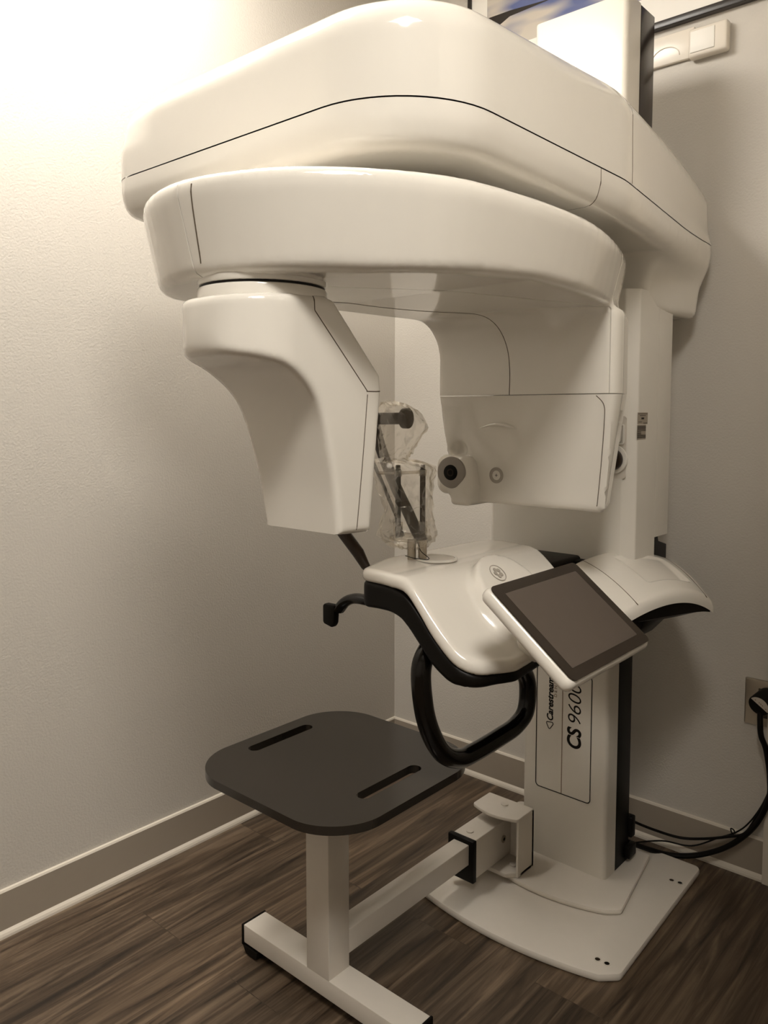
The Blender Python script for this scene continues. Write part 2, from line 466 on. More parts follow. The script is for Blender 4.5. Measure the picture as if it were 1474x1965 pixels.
# printed panel on the column
def line(bm, pts, r=.0012, closed=False):
    tube(bm, [(p[0], -.3523, p[1]) for p in pts], r, 6, closed)
pan = rpoly([(.833, .588), (1.001, .588), (1.001, .235), (.833, .237)], .011, 6)
bm = B(); line(bm, [(p.x, p.y) for p in pan], .0013, True); obj('panel_outline', bm, 'ink', colm)
bm = B(); line(bm, [(.914, .587), (.914, .237)], .0011); obj('panel_divider', bm, 'greyline', colm)
def text(body, name, size, origin, mtl, parent, bold=0, shear=0, xdir=(0, 0, 1), ydir=(-1, 0, 0), space=1.0, ext=.0003, W=None):
    cu = bpy.data.curves.new(name, 'FONT'); cu.body = body; cu.size = size; cu.shear = shear; cu.offset = bold; cu.extrude = ext; cu.space_character = space
    cu.align_x = 'LEFT'
    tmp = bpy.data.objects.new('tmp', cu); COL.objects.link(tmp)
    dg = bpy.context.evaluated_depsgraph_get(); me = bpy.data.meshes.new_from_object(tmp.evaluated_get(dg))
    bpy.data.objects.remove(tmp)
    xx = [v.co.x for v in me.vertices]; xs = W/(max(xx)-min(xx)) if W else 1.0; me.transform(Matrix.Translation((-min(xx), 0, 0)))
    xd = Vector(xdir).normalized(); yd = Vector(ydir).normalized(); zd = xd.cross(yd)
    R = Matrix((xd*xs, yd, zd)).transposed().to_4x4(); R.translation = Vector(origin)
    me.transform(R)
    b = bmesh.new(); b.from_mesh(me); bpy.data.meshes.remove(me)
    return obj(name, b, mtl, parent, smooth=False)
YF = -.3524
text('CS', 'lettering', .057, (.970, YF, .377), 'ink', colm, bold=.0016, shear=.12, W=.058)
text('9600', 'lettering', .057, (.970, YF, .449), 'ink', colm, bold=-.0006, shear=.22, W=.111)
text('Carestream', 'lettering', .0265, (.8845, YF, .437), 'ink', colm, bold=.0007, shear=.2, W=.124)
text('DENTAL', 'lettering', .0125, (.896, YF, .508), 'greyline', colm, space=1.5, W=.066)
bm = B()
tri = [(.865, .431), (.884, .433), (.886, .428), (.876, .413), (.872, .413), (.865, .427)]
tube(bm, [(p[0], YF, p[1]) for p in rpoly(tri, .003, 3)], .0011, 6, True); obj('logo_triangle', bm, 'ink', colm)
# lower rear cable boss on the rail
bm = B(); box(bm, (1.049, -.235, .05), (1.066, -.19, .085), .004); obj('cable_gland', bm, 'black', scan)
bm = B(); box(bm, (1.02, -.21, .10), (1.06, -.185, .16), .004); obj('cable_clip', bm, 'black', scan)

# carriage cover
cov = rpoly([(.705, -.195), (.705, -.40), (.73, -.43), (1.108, -.43), (1.136, -.405), (1.136, -.195)], [.01, .012, .01, .008, .008, .01], 4)
bm = B(); prism(bm, cov, .92, 1.60)
# stepped cut-out at the lower rear corner of the side
parts = cut(bm, (0, -.288, 0), (0, 1, 0), .0006)
bm = parts[0]
p2 = cut(bm, (0, 0, .975), (0, 0, 1), 0)
p2[1].free()
obj('carriage_side_cover', p2[0], 'shell2', scan)
cover = obj('carriage_cover', parts[1], 'shell2', scan)
bm = B(); prism(bm, [(-.40, .885), (-.16, .885), (-.16, .94), (-.215, .955), (-.235, 1.0), (-.30, 1.0), (-.30, .93), (-.40, .925)], .80, 1.118, .003, 'x'); obj('carriage_bracket', bm, 'black', scan)
bm = B(); box(bm, (.72, -.46, .885), (1.08, -.30, .922), .004); obj('lower_bellows', bm, 'black', scan)
# pocket, button and knob on the front of the cover
bm = B()
prism(bm, rpoly([(1.02, 1.135), (1.118, 1.135), (1.118, 1.29), (1.02, 1.29)], .008, 4), -.4308, -.4295, 0, 'y'); obj('control_pocket', bm, 'white_metal', cover)
bm = B(); fr = rpoly([(1.07, 1.222), (1.112, 1.222), (1.112, 1.268), (1.07, 1.268)], .003, 3)
tube(bm, [(p.x, -.434, p.y) for p in fr], .0028, 8, True)
prism(bm, rpoly([(1.074, 1.227), (1.106, 1.227), (1.106, 1.262), (1.074, 1.262)], .002, 2), -.437, -.431, 0, 'y'); bt = obj('button_frame', bm, 'shell', cover)
boxo('stop_button', (1.076, -.4395, 1.234), (1.100, -.437, 1.256), 'black', cover, .001)
cylo('knob_ring', (1.088, -.431, 1.183), (1.088, -.438, 1.183), .036, 'shell', cover, bevel=.003)
cylo('knob', (1.088, -.438, 1.183), (1.088, -.458, 1.183), .027, 'brown', cover, bevel=.004)
# labels on the side of the cover
lab = boxo('rating_label', (1.1361, -.410, 1.270), (1.1366, -.350, 1.299), 'sticker', cover)
bm = B()
for z, a, b in ((1.2955, -.407, -.352), (1.2915, -.398, -.362), (1.2755, -.406, -.385), (1.2725, -.377, -.353)): box(bm, (1.1366, a, z-.0006), (1.1368, b, z+.0006))
box(bm, (1.1366, -.388, 1.282), (1.1368, -.372, 1.2865)); obj('label_print', bm, 'ink', lab)
lab = boxo('barcode_label', (1.1361, -.411, 1.232), (1.1366, -.360, 1.268), 'sticker', cover)
bm = B(); z = 1.266
for k in range(14):
    h = random.choice((.0008, .0012, .0016)); box(bm, (1.1366, -.410, z-h), (1.1368, -.360-random.choice((0, 0, 0, .014, .028)), z)); z -= h+random.choice((.0008, .0012))
obj('barcode_print', bm, 'ink', lab)

# ---- top housing
HP = rpoly([(XC-.442, -1.450), (XC+.352, -1.445), (XC+.352, -.80), (XC+.245, -.03), (XC-.245, -.03), (XC-.37, -.80)], [.08, .18, .35, .04, .04, .35], 14)
HP = [(p.x, p.y) for p in HP]
NP = [(p.x, p.y) for p in rpoly([(XC-.24, -.03), (XC-.24, -.38), (XC+.222, -.38), (XC+.245, -.06)], [.03, .03, .02, .03], 5)]
SZ = 1.748
def f_house(x, y, z):
    d = sdpoly(x, y, HP)
    lean = np.maximum(z-1.80, 0)*.24*np.clip((.66-x)/.14, 0, 1)+np.maximum(z-1.778, 0)*.02+np.maximum(1.720-z, 0)*.30
    top = 1.896+.036*np.clip((y+1.45)/.6, 0, 1)-.028*np.clip((y+.55)/.5, 0, 1)**2
    up = np.where(z > SZ, rext(d+lean, z-top, .05), rext(d+lean, 1.682-z, .018))
    nk = rext(sdpoly(x, y, NP)+np.maximum(1.66-z, 0)*.12, np.maximum(1.555-z, z-1.75), .012)
    return smin(up, nk, .07)
bm = sdfmesh(f_house, (.5, -1.5, 1.52), (1.34, .02, 1.96), .0105)
top, low = cut(bm, (0, 0, SZ), (0, 0, 1), .0012)
tb, tf = cut(top, (0, -.757, 0), (0, 1, 0), .0009)
lb, lf = cut(low, (0, -.905, 0), (0, 1, 0), .0009)
hs = obj('housing_top_cover', tf, 'shell', scan, angle=50)
obj('housing_rear_top_cover', tb, 'shell', scan, angle=50)
lo1 = obj('housing_underside', lf, 'shell', scan, angle=50)
lo2 = obj('housing_neck', lb, 'shell', scan, angle=50)
bm = B(); prism(bm, [(XC+(x-XC)*.988, -.74+(y+.74)*.992) for x, y in HP], SZ-.004, SZ+.004); obj('seam_filler', bm, 'ink', scan)

seam(f_house, [(1.275, -.757, SZ+.003), (1.272, -.757, 1.80), (1.27, -.757, 1.85), (1.262, -.757, 1.885)], hs)
seam(f_house, [(1.275, -.905, SZ-.003), (1.27, -.905, 1.72), (1.262, -.905, 1.69), (1.25, -.905, 1.682)], lo1)
# ---- rotating arm with X-ray head
AO = [(-.21, -.475), (-.10, -.555), (.03, -.582), (.16, -.545), (.255, -.47), (.335, -.345), (.362, -.2), (.366, -.02), (.342, .14), (.285, .33), (.222, .46), (.10, .525), (-.06, .51), (-.15, .40), (-.19, .2), (-.205, 0), (-.215, -.2), (-.235, -.38)]
AO = [(p.x+.94, p.y-1.03) for p in crom([(a, b, 0) for a, b in AO], 4, True)]
TP = [(p.x, p.y) for p in rpoly([(.772, -.755), (1.236, -.755), (1.236, -.715), (1.182, -.57), (.84, -.52)], [.02, .022, .04, .05, .05], 6)]
def f_arm(x, y, z):
    d = sdpoly(x, y, AO)
    slab = rext(d+np.maximum(1.61-z, 0)*.21, np.maximum(z-1.634, 1.514-.017*np.clip((-1.15-y)/.3, 0, 1)-z), .013)
    return slab
def f_armhead(x, y, z):
    t = sdpoly(x, y, TP)+np.maximum(1.34-z, 0)*.13
    head = rext(t, np.maximum(1.083-z, z-1.515), .014)
    r = smin(f_arm(x, y, z), head, .10-.075*np.clip((x-1.10)/.09, 0, 1))
    nz = (np.sqrt(((x-.836)/.028)**2+((y+.765)/.045)**2+((z-1.208)/.030)**2)-1)*.028
    return smax(r, -nz, .008)
bm = sdfmesh(f_armhead, (.64, -1.64, 1.05), (1.36, -.44, 1.66), .0095)
up, dn = cut(bm, (0, 0, 1.338), (0, 0, 1), .0009)
cap, arm = cut(up, (.985, -1.55, 0), (-1, .30, 0), .0009)
armo = obj('rotating_arm', arm, 'shell', scan, angle=50)
# keep only the near end of the split-off cap as its own cover
obj('arm_end_cap', cap, 'shell', scan, angle=50)
seam(f_arm, [(.995, -1.59, 1.632), (.992, -1.59, 1.60), (.99, -1.585, 1.56), (.988, -1.575, 1.525), (.984, -1.56, 1.514)], armo, .0013)
xh = obj('xray_head', dn, 'shell', scan, angle=50)
seam(f_armhead, [(.985, -.76, 1.338), (.985, -.76, 1.40), (.975, -.79, 1.45), (.945, -.86, 1.49), (.90, -.94, 1.505), (.87, -1.05, 1.505), (.86, -1.2, 1.505)], armo)
seam(f_armhead, [(1.196, -.756, 1.334), (1.212, -.756, 1.315), (1.212, -.756, 1.28), (1.200, -.756, 1.18), (1.187, -.756, 1.09)], xh)
# hub between housing and arm
cylo('rotation_hub', (.98, -1.03, 1.62), (.98, -1.03, 1.70), .12, 'seam', scan)
# laser module on the head
def f_laser(x, y, z):
    a = sdbox(x, y, z, (.783, -.772, 1.102), (.884, -.66, 1.198), .026)
    b = sdbox(x, y, z, (.828, -.768, 1.078), (.884, -.66, 1.15), .012)
    return smin(a, b, .018)
bm = sdfmesh(f_laser, (.76, -.80, 1.05), (.91, -.63, 1.23), .004); las = obj('laser_module', bm, 'shell', scan, angle=60)
n = Vector((.12, -1, 0)).normalized()
c0 = Vector((.838, -.768, 1.157))
cylo('laser_window', c0, c0+n*.010, .038, 'lensgrey', las, bevel=.004)
cylo('laser_lens', c0+n*.0095, c0+n*.0115, .0185, 'black', las, bevel=.001)
bm = B(); ring(bm, c0+n*.0115, n, .006, .009, .0008, 30); obj('lens_ring', bm, 'brown', las)
# beam target badge
bm = B()
for r in (.0185, .0155, .0125): ring(bm, (.953, -.7555, 1.155), (0, -1, 0), r-.0012, r, .0012)
ring(bm, (.953, -.7552, 1.155), (0, -1, 0), .011, .0185, .0008); bg = obj('beam_badge', bm, 'badge', xh)
bm = B(); box(bm, (.9495, -.7562, 1.1545), (.9565, -.7556, 1.1555)); box(bm, (.9525, -.7562, 1.1515), (.9535, -.7556, 1.1585)); obj('badge_cross', bm, 'ink', bg)
# finger recess lip on the door: shallow crescent
bm = B(); tube(bm, [(.905+.10*t, -.7555, 1.262+.010*math.sin(PI*t)) for t in np.linspace(0, 1, 14)], [.0008+.003*math.sin(PI*t) for t in np.linspace(0, 1, 14)], 8); obj('finger_recess', bm, 'shell', xh)

# ---- sensor head
SP = crom([(-1.604, 1.46, 0), (-1.608, 1.43, 0), (-1.606, 1.405, 0), (-1.595, 1.385, 0), (-1.555, 1.376, 0), (-1.517, 1.364, 0), (-1.476, 1.333, 0), (-1.453, 1.293, 0), (-1.437, 1.229, 0), (-1.426, 1.172, 0), (-1.419, 1.108, 0)], 5)
SP = [(p.x, p.y) for p in SP]+[(-1.344, 1.106), (-1.318, 1.336), (-1.321, 1.36), (-1.425, 1.468), (-1.445, 1.4745), (-1.595, 1.466)]
def f_sens(x, y, z):
    side = sdpoly(y, z, SP)
    xl = np.interp(z, [1.08, 1.11, 1.2, 1.3, 1.36, 1.48], [.926, .922, .915, .903, .893, .890])
    xr = smax(x-1.10, xl-x, .01)
    pr = rext(xr, -1.602-y, .098)
    return rext(side, pr, .010)*.8
bm = sdfmesh(f_sens, (.80, -1.64, 1.08), (1.14, -1.29, 1.50), .0055)
mn, pn = cut(bm, (0, -1.343, 1.34), (0, -1, -.03), .0008) if False else (bm, None)
sn = obj('sensor_head', mn, 'shell', scan, angle=50)
cylo('sensor_collar', (.996, -1.480, 1.455), (.996, -1.480, 1.4865), .100, 'shell', scan, bevel=.004, n=64)
cylo('sensor_pivot', (.996, -1.480, 1.48), (.996, -1.480, 1.50), .096, 'ink', scan, n=48)
cylo('arm_collar', (.996, -1.480, 1.4895), (.996, -1.480, 1.52), .099, 'shell', scan, bevel=.004, n=64)
seam(f_sens, [(1.101, -1.470, 1.476), (1.101, -1.469, 1.450)], sn)
seam(f_sens, [(1.101, -1.469, 1.450), (1.101, -1.41, 1.390), (1.101, -1.354, 1.333)], sn)
seam(f_sens, [(1.101, -1.356, 1.333), (1.101, -1.335, 1.333), (1.095, -1.319, 1.334)], sn)
seam(f_sens, [(1.101, -1.354, 1.328), (1.101, -1.366, 1.22), (1.101, -1.380, 1.112)], sn)

# ---- front console
CP = [(p.x, p.y) for p in rpoly([(.80, -.97), (.85, -1.105), (1.135, -1.118), (1.172, -1.01), (1.15, -.63), (.82, -.60)], [.04, .03, .06, .06, .05, .05], 8)]
cx_ = np.array([.70, .80, .88, .94, .98, 1.02, 1.06, 1.10, 1.14, 1.18, 1.22, 1.30]); cz_ = np.array([.965, .975, .979, .977, .964, .932, .890, .855, .836, .828, .826, .826])
_xs = np.linspace(.65, 1.32, 400); _zs = np.interp(_xs, cx_, cz_)
_k = np.hanning(47); _k /= _k.sum(); _zs = np.convolve(np.pad(_zs, 23, 'edge'), _k, 'valid')
_sl = np.gradient(_zs, _xs)
def surf(x, y, ridge=1):
    z0 = np.interp(x, _xs, _zs)
    back = np.clip((y+1.0)/.35, 0, 1)
    z0 = z0+.008*ridge*np.clip((x-.935)/.035, 0, 1)*(1-np.clip((x-.985)/.05, 0, 1))
    return z0+.028*back*np.clip((x-.97)/.12, 0, 1)*(1-np.clip((x-1.12)/.08, 0, 1))
def f_shellc(x, y, z):
    s = surf(x, y); sl = np.interp(x, _xs, _sl); n = np.sqrt(1+sl*sl)
    d2 = sdpoly(x, y, CP)
    a = rext(d2, np.abs(z-(s-.014*n))/n-.014, .012)
    # raised pad carrying the logo
    r = np.sqrt(((x-1.075)/.085)**2+((y+.86)/.105)**2)
    hgt = .027*np.clip((1.15-r)/.3, 0, 1)**2*(3-2*np.clip((1.15-r)/.3, 0, 1))
    return a-hgt*np.clip(1-d2/.02-1, 0, 1)
def f_blackc(x, y, z):
    s = surf(x, y, 0); sl = np.interp(x, _xs, _sl); n = np.sqrt(1+sl*sl)
    h = np.interp(x, [.86, .98, 1.08, 1.15], [.028, .025, .018, .011])
    return rext(sdpoly(x, y, CP)+.003, np.abs(z-(s-(.026+h)*n))/n-h, .010)
bm = sdfmesh(f_shellc, (.77, -1.14, .76), (1.20, -.57, 1.03), .0058); cons = obj('console_top', bm, 'console', scan, angle=60)
bm = sdfmesh(f_blackc, (.77, -1.14, .72), (1.20, -.57, 1.0), .006); consb = obj('console_underside', bm, 'black', scan, angle=60)
bm = B(); box(bm, (.84, -.66, .86), (1.0, -.34, .93), .01); obj('console_arm', bm, 'black', scan)
# chin rest socket ring
bm = B(); ring(bm, (.912, -.925, .979), (0, 0, 1), .040, .046, .004); obj('socket_ring', bm, 'shell', cons)
bm = B(); cyl(bm, (.912, -.925, .975), (.912, -.925, .9805), .040); obj('socket_cup', bm, 'white_metal', cons)
# pad logo
lc = snap(f_shellc, [(1.03, -.875, .95)])[0]
e = .002
lg = np.array([f_shellc(*[np.array([c+(e if i == j else 0)]) for j, c in enumerate(lc)])[0]-f_shellc(*[np.array([c-(e if i == j else 0)]) for j, c in enumerate(lc)])[0] for i in range(3)]); lg = Vector(lg).normalized()
bm = B(); ring(bm, lc+lg*.0006, lg, .0195, .0215, .0008); lgo = obj('round_logo', bm, 'badge', cons)
x_, y_ = frame_of(lg)
bm = B()
for q in range(5):
    a = 2*PI*q/5
    p = lc+lg*.001+x_*.008*math.cos(a)+y_*.009*math.sin(a); cyl(bm, p, p+lg*.0006, .0052, n=12)
obj('logo_figure', bm, 'badge', lgo)

# ---- side tray wing
def wing_patch(u, v):
    A = [Vector((1.035, -.58, .922)), Vector((1.075, -.38, .946)), Vector((1.135, -.16, .897))]
    C = [Vector((1.215, -.665, .850)), Vector((1.275, -.50, .887)), Vector((1.312, -.35, .842))]
    def q(P, t): return P[0]*(2*(t-.5)*(t-1))+P[1]*(4*t*(1-t))+P[2]*(2*t*(t-.5))
    p = q(A, v).lerp(q(C, v), u); p.z += .012*4*u*(1-u)
    return p
def sstep(a, b, x): t = max(0, min(1, (x-a)/(b-a))); return t*t*(3-2*t)
NU, NV = 56, 72
bm = B(); G = []; Gd = []
for i in range(NU+1):
    r = []; rd = []
    for j in range(NV+1):
        u, v = i/NU, j/NV; p = wing_patch(u, v)
        m = sstep(.20, .25, u)*(1-sstep(.74, .80, u))*sstep(.36, .40, v)*(1-sstep(.78, .83, v))
        dpt = .014*m*(.35+.65*(u-.2)/.6)
        e = min(u, 1-u, v*1.4, (1-v)*1.4); rr = .06
        edge = .012*(1-math.sqrt(max(0, 1-max(0, 1-e/rr)**2)))
        r.append(bm.verts.new(p-Vector((0, 0, dpt+edge))))
        rd.append(bm.verts.new(p-Vector((0, 0, .026))))
    G.append(r); Gd.append(rd)
for i in range(NU):
    for j in range(NV):
        bm.faces.new((G[i][j], G[i+1][j], G[i+1][j+1], G[i][j+1])); bm.faces.new((Gd[i][j], Gd[i][j+1], Gd[i+1][j+1], Gd[i+1][j]))
for i in range(NU): bm.faces.new((G[i][0], Gd[i][0], Gd[i+1][0], G[i+1][0])); bm.faces.new((G[i][NV], G[i+1][NV], Gd[i+1][NV], Gd[i][NV]))
for j in range(NV): bm.faces.new((G[0][j], G[0][j+1], Gd[0][j+1], Gd[0][j])); bm.faces.new((G[NU][j], Gd[NU][j], Gd[NU][j+1], G[NU][j+1]))
wing = obj('side_tray', bm, 'console', scan, angle=60)
for vv in (.16, .90):
    bm = B(); tube(bm, [wing_patch(u, vv)+Vector((0, 0, -.0004)) for u in np.linspace(.05, .99, 20)], .0010, 6); obj('panel_seam', bm, 'seam', wing)
bm = B(); G = []
for j in range(31):
    v = .03+.94*j/30
    ring_ = []
    for (u, dz) in ((.25, -.027), (.975, -.027), (.965, -.030-.030*math.sin(PI*v)), (.88, -.040-.040*math.sin(PI*v)), (.25, -.07)):
        ring_.append(bm.verts.new(wing_patch(u, v)+Vector((0, 0, dz))))
    G.append(ring_)
for j in range(30):
    for q in range(5): bm.faces.new((G[j][q], G[j][(q+1) % 5], G[j+1][(q+1) % 5], G[j+1][q]))
bm.faces.new(G[0]); bm.faces.new(G[-1]); obj('tray_underside', bm, 'black', scan)
bm = B(); prism(bm, rpoly([(1.04, .90), (1.235, .85), (1.225, .805), (1.19, .765), (1.04, .74)], .02, 5), -.56, -.42, .006, 'y'); obj('tray_support', bm, 'black', scan)

# ---- handle loop
hp = [(1.01, -1.00, .87), (1.0, -1.044, .842), (1.0, -1.087, .800), (1.0, -1.082, .721), (1.0, -1.058, .655), (1.0, -1.016, .598), (1.0, -.961, .568), (1.0, -.90, .562), (1.0, -.80, .565), (1.0, -.734, .571), (1.0, -.690, .596), (1.0, -.685, .660), (1.005, -.72, .71), (1.03, -.76, .76), (1.05, -.78, .80)]
bm = B(); tube(bm, crom(hp, 8), .0205, 18); obj('grab_handle', bm, 'blackgloss', scan)
# ---- left hook handle
hk = [(.97, -1.03, .895), (.90, -1.04, .894), (.83, -1.05, .896), (.785, -1.05, .894), (.755, -1.05, .882), (.735, -1.05, .862)]
bm = B(); tube(bm, crom(hk, 8), .01, 14, flat=(.017, .0115)); hko = obj('side_support_arm', bm, 'blackgloss', scan)
bm = B(); prism(bm, rpoly([(.700, .873), (.738, .874), (.735, .832), (.728, .822), (.700, .828)], [.007, .006, .012, .006, .008], 5), -1.068, -1.050, .004, 'y'); obj('support_pad', bm, 'rubber', hko)

# ---- tablet
TL, TR_, BR_, BL = [Vector(v) for v in ((1.190, -1.140, .996), (1.178, -.808, .990), (1.350, -.806, .856), (1.356, -1.141, .856))]
cen = (TL+TR_+BR_+BL)/4; ua = ((TR_-TL)+(BR_-BL)).normalized(); ub = ((BL-TL)+(BR_-TR_)); ub = (ub-ua*ub.dot(ua)).normalized(); un = ub.cross(ua).normalized()
if un.z < 0: un = -un
LA = ((TR_-TL).length+(BR_-BL).length)/4; LB = ((BL-TL).length+(BR_-TR_).length)/4
def tab(poly_half, z0, z1, bev, mtl, name, parent, r=.015, grow=0):
    a, b = poly_half; bm = B()
    prism(bm, rpoly([(-a, -b), (a, -b), (a, b), (-a, b)], r, 8), z0, z1, bev, seg=4)
    R = Matrix((ua, ub, un)).transposed().to_4x4(); R.translation = cen
    bmesh.ops.transform(bm, matrix=R, verts=bm.verts); return obj(name, bm, mtl, parent)
tb_ = tab((LA+.002, LB+.002), -.030, .0, .013, 'console', 'touch_tablet', scan, .016)
tab((LA-.003, LB-.003), 0, .0012, 0, 'bezel', 'bezel', tb_, .013)
tab((LA-.030, LB-.024), .0012, .0016, 0, 'screen', 'screen', tb_, .002)
# tablet bracket to console
p0 = Vector((1.165, -.93, .85)); p1 = cen-un*.02
bm = B(); tube(bm, [p0, p0.lerp(p1, .5)+Vector((0, 0, -.01)), p1], [.045, .04, .035], 20); obj('tablet_bracket', bm, 'console', scan)

# ---- head support
bm = B(); cyl(bm, (.868, -.958, .975), (.868, -.958, 1.022), .0095, n=20); cyl(bm, (.888, -.945, .975), (.888, -.945, 1.022), .0095, n=20); obj('support_stem', bm, 'steel', scan)
bm = B(); box(bm, (.825, -.985, 1.018), (.90, -.925, 1.030), .004); obj('support_base', bm, 'acrylic', scan)
for x, y, mt in ((.843, -.975, 'black'), (.876, -.93, 'brown')):
    po = cylo('temple_rod', (x, y, 1.025), (x, y, 1.176), .0062, mt, scan, n=20, bevel=.001)
    cylo('rod_cap', (x, y, 1.176), (x, y, 1.185), .0052, 'black', po, n=20, bevel=.001)
    cylo('rod_clip', (x, y, 1.160), (x, y, 1.174), .0085, 'acrylic', po, n=20, bevel=.001)
    cylo('rod_sleeve', (x, y, 1.025), (x, y, 1.06), .0105, 'acrylic', po, n=20, bevel=.001)
bm = B(); tube(bm, [(.80, -.99, 1.166), (.843, -.975, 1.167), (.876, -.93, 1.169)], .0035, 12); obj('cross_rod', bm, 'acrylic', scan)
rb = [(.880, -.93, 1.012), (.860, -.93, 1.035), (.832, -.93, 1.08), (.799, -.93, 1.13), (.767, -.93, 1.188), (.748, -.93, 1.229), (.741, -.935, 1.262), (.748, -.95, 1.284)]
bm = B(); tube(bm, crom(rb, 8), .01, 12, flat=(.013, .013)); obj('forehead_strap', bm, 'greyarm', scan)
bm = B(); tube(bm, [(.722, -.92, 1.180), (.743, -.92, 1.147), (.767, -.92, 1.104), (.791, -.92, 1.064), (.815, -.925, 1.02)], .0042, 8); obj('strap_edge', bm, 'black', scan)
cylo('forehead_bar', (.752, -.987, 1.285), (.832, -.945, 1.286), .0132, 'greyarm', scan, bevel=.001)
d = Vector((.45, -.30, 0)).normalized()
fk = cylo('forehead_knob', Vector((.832, -.945, 1.286)), Vector((.832, -.945, 1.286))+Vector((.015, .002, 0)), .0225, 'brown', scan, bevel=.002)
bm = B(); tube(bm, [(.812, -1.03, .952), (.797, -1.03, .964), (.776, -1.03, .990), (.731, -1.03, 1.030), (.675, -1.03, 1.082), (.650, -1.02, 1.125), (.640, -1.005, 1.18), (.655, -.995, 1.24), (.700, -.99, 1.278), (.755, -.986, 1.285)], [.006, .010, .0135, .014, .014, .0135, .013, .012, .011, .011], 14); obj('rear_support_bar', bm, 'brown', scan)

# ------------------------------------------------------------------ cover bag
BG = []
for z, l, r, d in ((1.322, .785, .80, .006), (1.316, .775, .842, .018), (1.302, .770, .872, .026), (1.270, .772, .895, .027), (1.240, .775, .878, .024), (1.212, .778, .862, .020), (1.196, .776, .856, .020), (1.184, .766, .925, .036),
                   (1.150, .775, .920, .042), (1.112, .790, .918, .042), (1.085, .797, .916, .042), (1.050, .785, .922, .044), (1.028, .778, .920, .044), (1.010, .800, .905, .036), (1.002, .84, .88, .012)):
    BG.append((z, (l+r)/2, -.955, (r-l)/2, d))
bm = B(); rows = []; NB = 34
zz = crom([(b[1], b[2], b[0]) for b in BG], 3); rr_ = crom([(b[3], b[4], 0) for b in BG], 3)
ph = np.random.rand(9)*6.28
for k, (c, r) in enumerate(zip(zz, rr_)):
    row = []
    for j in range(NB):
        a = 2*PI*(j+.45*random.uniform(-1, 1)*(k % 3 > 0))/NB
        w = 1+.07*math.sin(3*a+ph[0]+k*.12)+.07*math.sin(7*a+ph[1]-k*.2)+.06*random.uniform(-1, 1)
        # pointed gusset corner of the upper part
        if c.z > 1.19: w += .20*max(0, math.cos(a-.55))**6*max(0, 1-abs(c.z-1.262)/.05)
        row.append(bm.verts.new((c.x+max(r.x, .003)*w*math.cos(a), c.y+max(r.y, .003)*w*math.sin(a), c.z+.005*random.uniform(-1, 1))))
    rows.append(row)
for k in range(len(rows)-1):
    for j in range(NB):
        q = (rows[k][j], rows[k][(j+1) % NB], rows[k+1][(j+1) % NB], rows[k+1][j])
        if random.random() < .5: bm.faces.new((q[0], q[1], q[2])); bm.faces.new((q[0], q[2], q[3]))
        else: bm.faces.new((q[0], q[1], q[3])); bm.faces.new((q[1], q[2], q[3]))
bag = obj('plastic_bag', bm, 'bag', angle=18)
tag(bag, 'crumpled clear plastic bag pulled over the head support rods of the scanner', 'plastic bag')
bm = B(); tube(bm, crom([(.885, -.955, 1.012), (.90, -.965, 1.0), (.918, -.96, .985), (.89, -.97, .984), (.872, -.985, .990)], 6), .0009, 6)
tag(obj('elastic_cord', bm, 'cable'), 'thin black elastic cord lying by the chin rest socket under the bag', 'cord')

# ------------------------------------------------------------------ stool
stool = thing('patient_stool', 'white T-legged stool with a dark square seat in front of the scanner', 'stool', (.758, -1.112, 0))
def slot(cx, cy, L, w, n=10):
    P = []
    for k in range(n+1): a = PI*k/n; P.append((cx+w*math.cos(a), cy+L+w*math.sin(a)))
    for k in range(n+1): a = PI+PI*k/n; P.append((cx+w*math.cos(a), cy-L+w*math.sin(a)))
    return P
sq = [(.75-.232, -1.075-.235), (.75+.232, -1.075-.235), (.75+.232, -1.075+.235), (.75-.232, -1.075+.235)]
so = [(p.x, p.y) for p in rpoly(sq, .11, 14)]
# gently bow the sides
so = [(.75+(x-.75)*(1+.035*math.cos((y+1.075)/.235*PI/2)), -1.075+(y+1.075)*(1+.035*math.cos((x-.75)/.232*PI/2))) for x, y in so]
bm = B(); SLOTS = [slot(.566, -1.075, .080, .0155), slot(.907, -1.075, .080, .0155)]
def loops_face(bm, z):
    es = []; Ls = []
    for P in [so]+SLOTS:
        vs = [bm.verts.new((x, y, z)) for x, y in P]; Ls.append(vs)
        es += [bm.edges.new((vs[i], vs[(i+1) % len(vs)])) for i in range(len(vs))]
    bmesh.ops.triangle_fill(bm, edges=es, use_beauty=True, use_dissolve=False)
    return Ls
T0 = loops_face(bm, .530); T1 = loops_face(bm, .512)
for A, C in zip(T0, T1):
    for i in range(len(A)): bm.faces.new((A[i], A[(i+1) % len(A)], C[(i+1) % len(A)], C[i]))
# rim round-over
seat = obj('seat', bm, 'seat', stool, angle=30)
boxo('post', (.723, -1.145, .07), (.793, -1.081, .512), 'white_metal', stool, .0015, label='white square post')
boxo('foot_bar', (.503, -1.145, .028), (1.018, -1.078, .072), 'white_metal', stool, .0015)
for s, x in ((-1, .503), (1, 1.018)):
    bm = B(); box(bm, (x-.006 if s < 0 else x, -1.148, .022), (x if s < 0 else x+.006, -1.075, .073), .002)
    prism(bm, [(x-s*-.004, .022), (x-s*.05, .022), (x-s*.045, .004), (x-s*.008, .004)], -1.146, -1.077, 0, 'y'); obj('rubber_foot', bm, 'rubber', stool)
boxo('side_bar', (.742, -1.081, .100), (.791, -.56, .155), 'white_metal', stool, .0015)
boxo('bar_sleeve', (.728, -.612, .056), (.800, -.4285, .163), 'white_metal', stool, .002)
bm = B()
so_, si_ = ((.722, .047), (.806, .172)), ((.741, .099), (.792, .156))
box(bm, (.722, -.622, .052), (.806, -.606, .167), .003); obj('sleeve_cap', bm, 'black', stool)
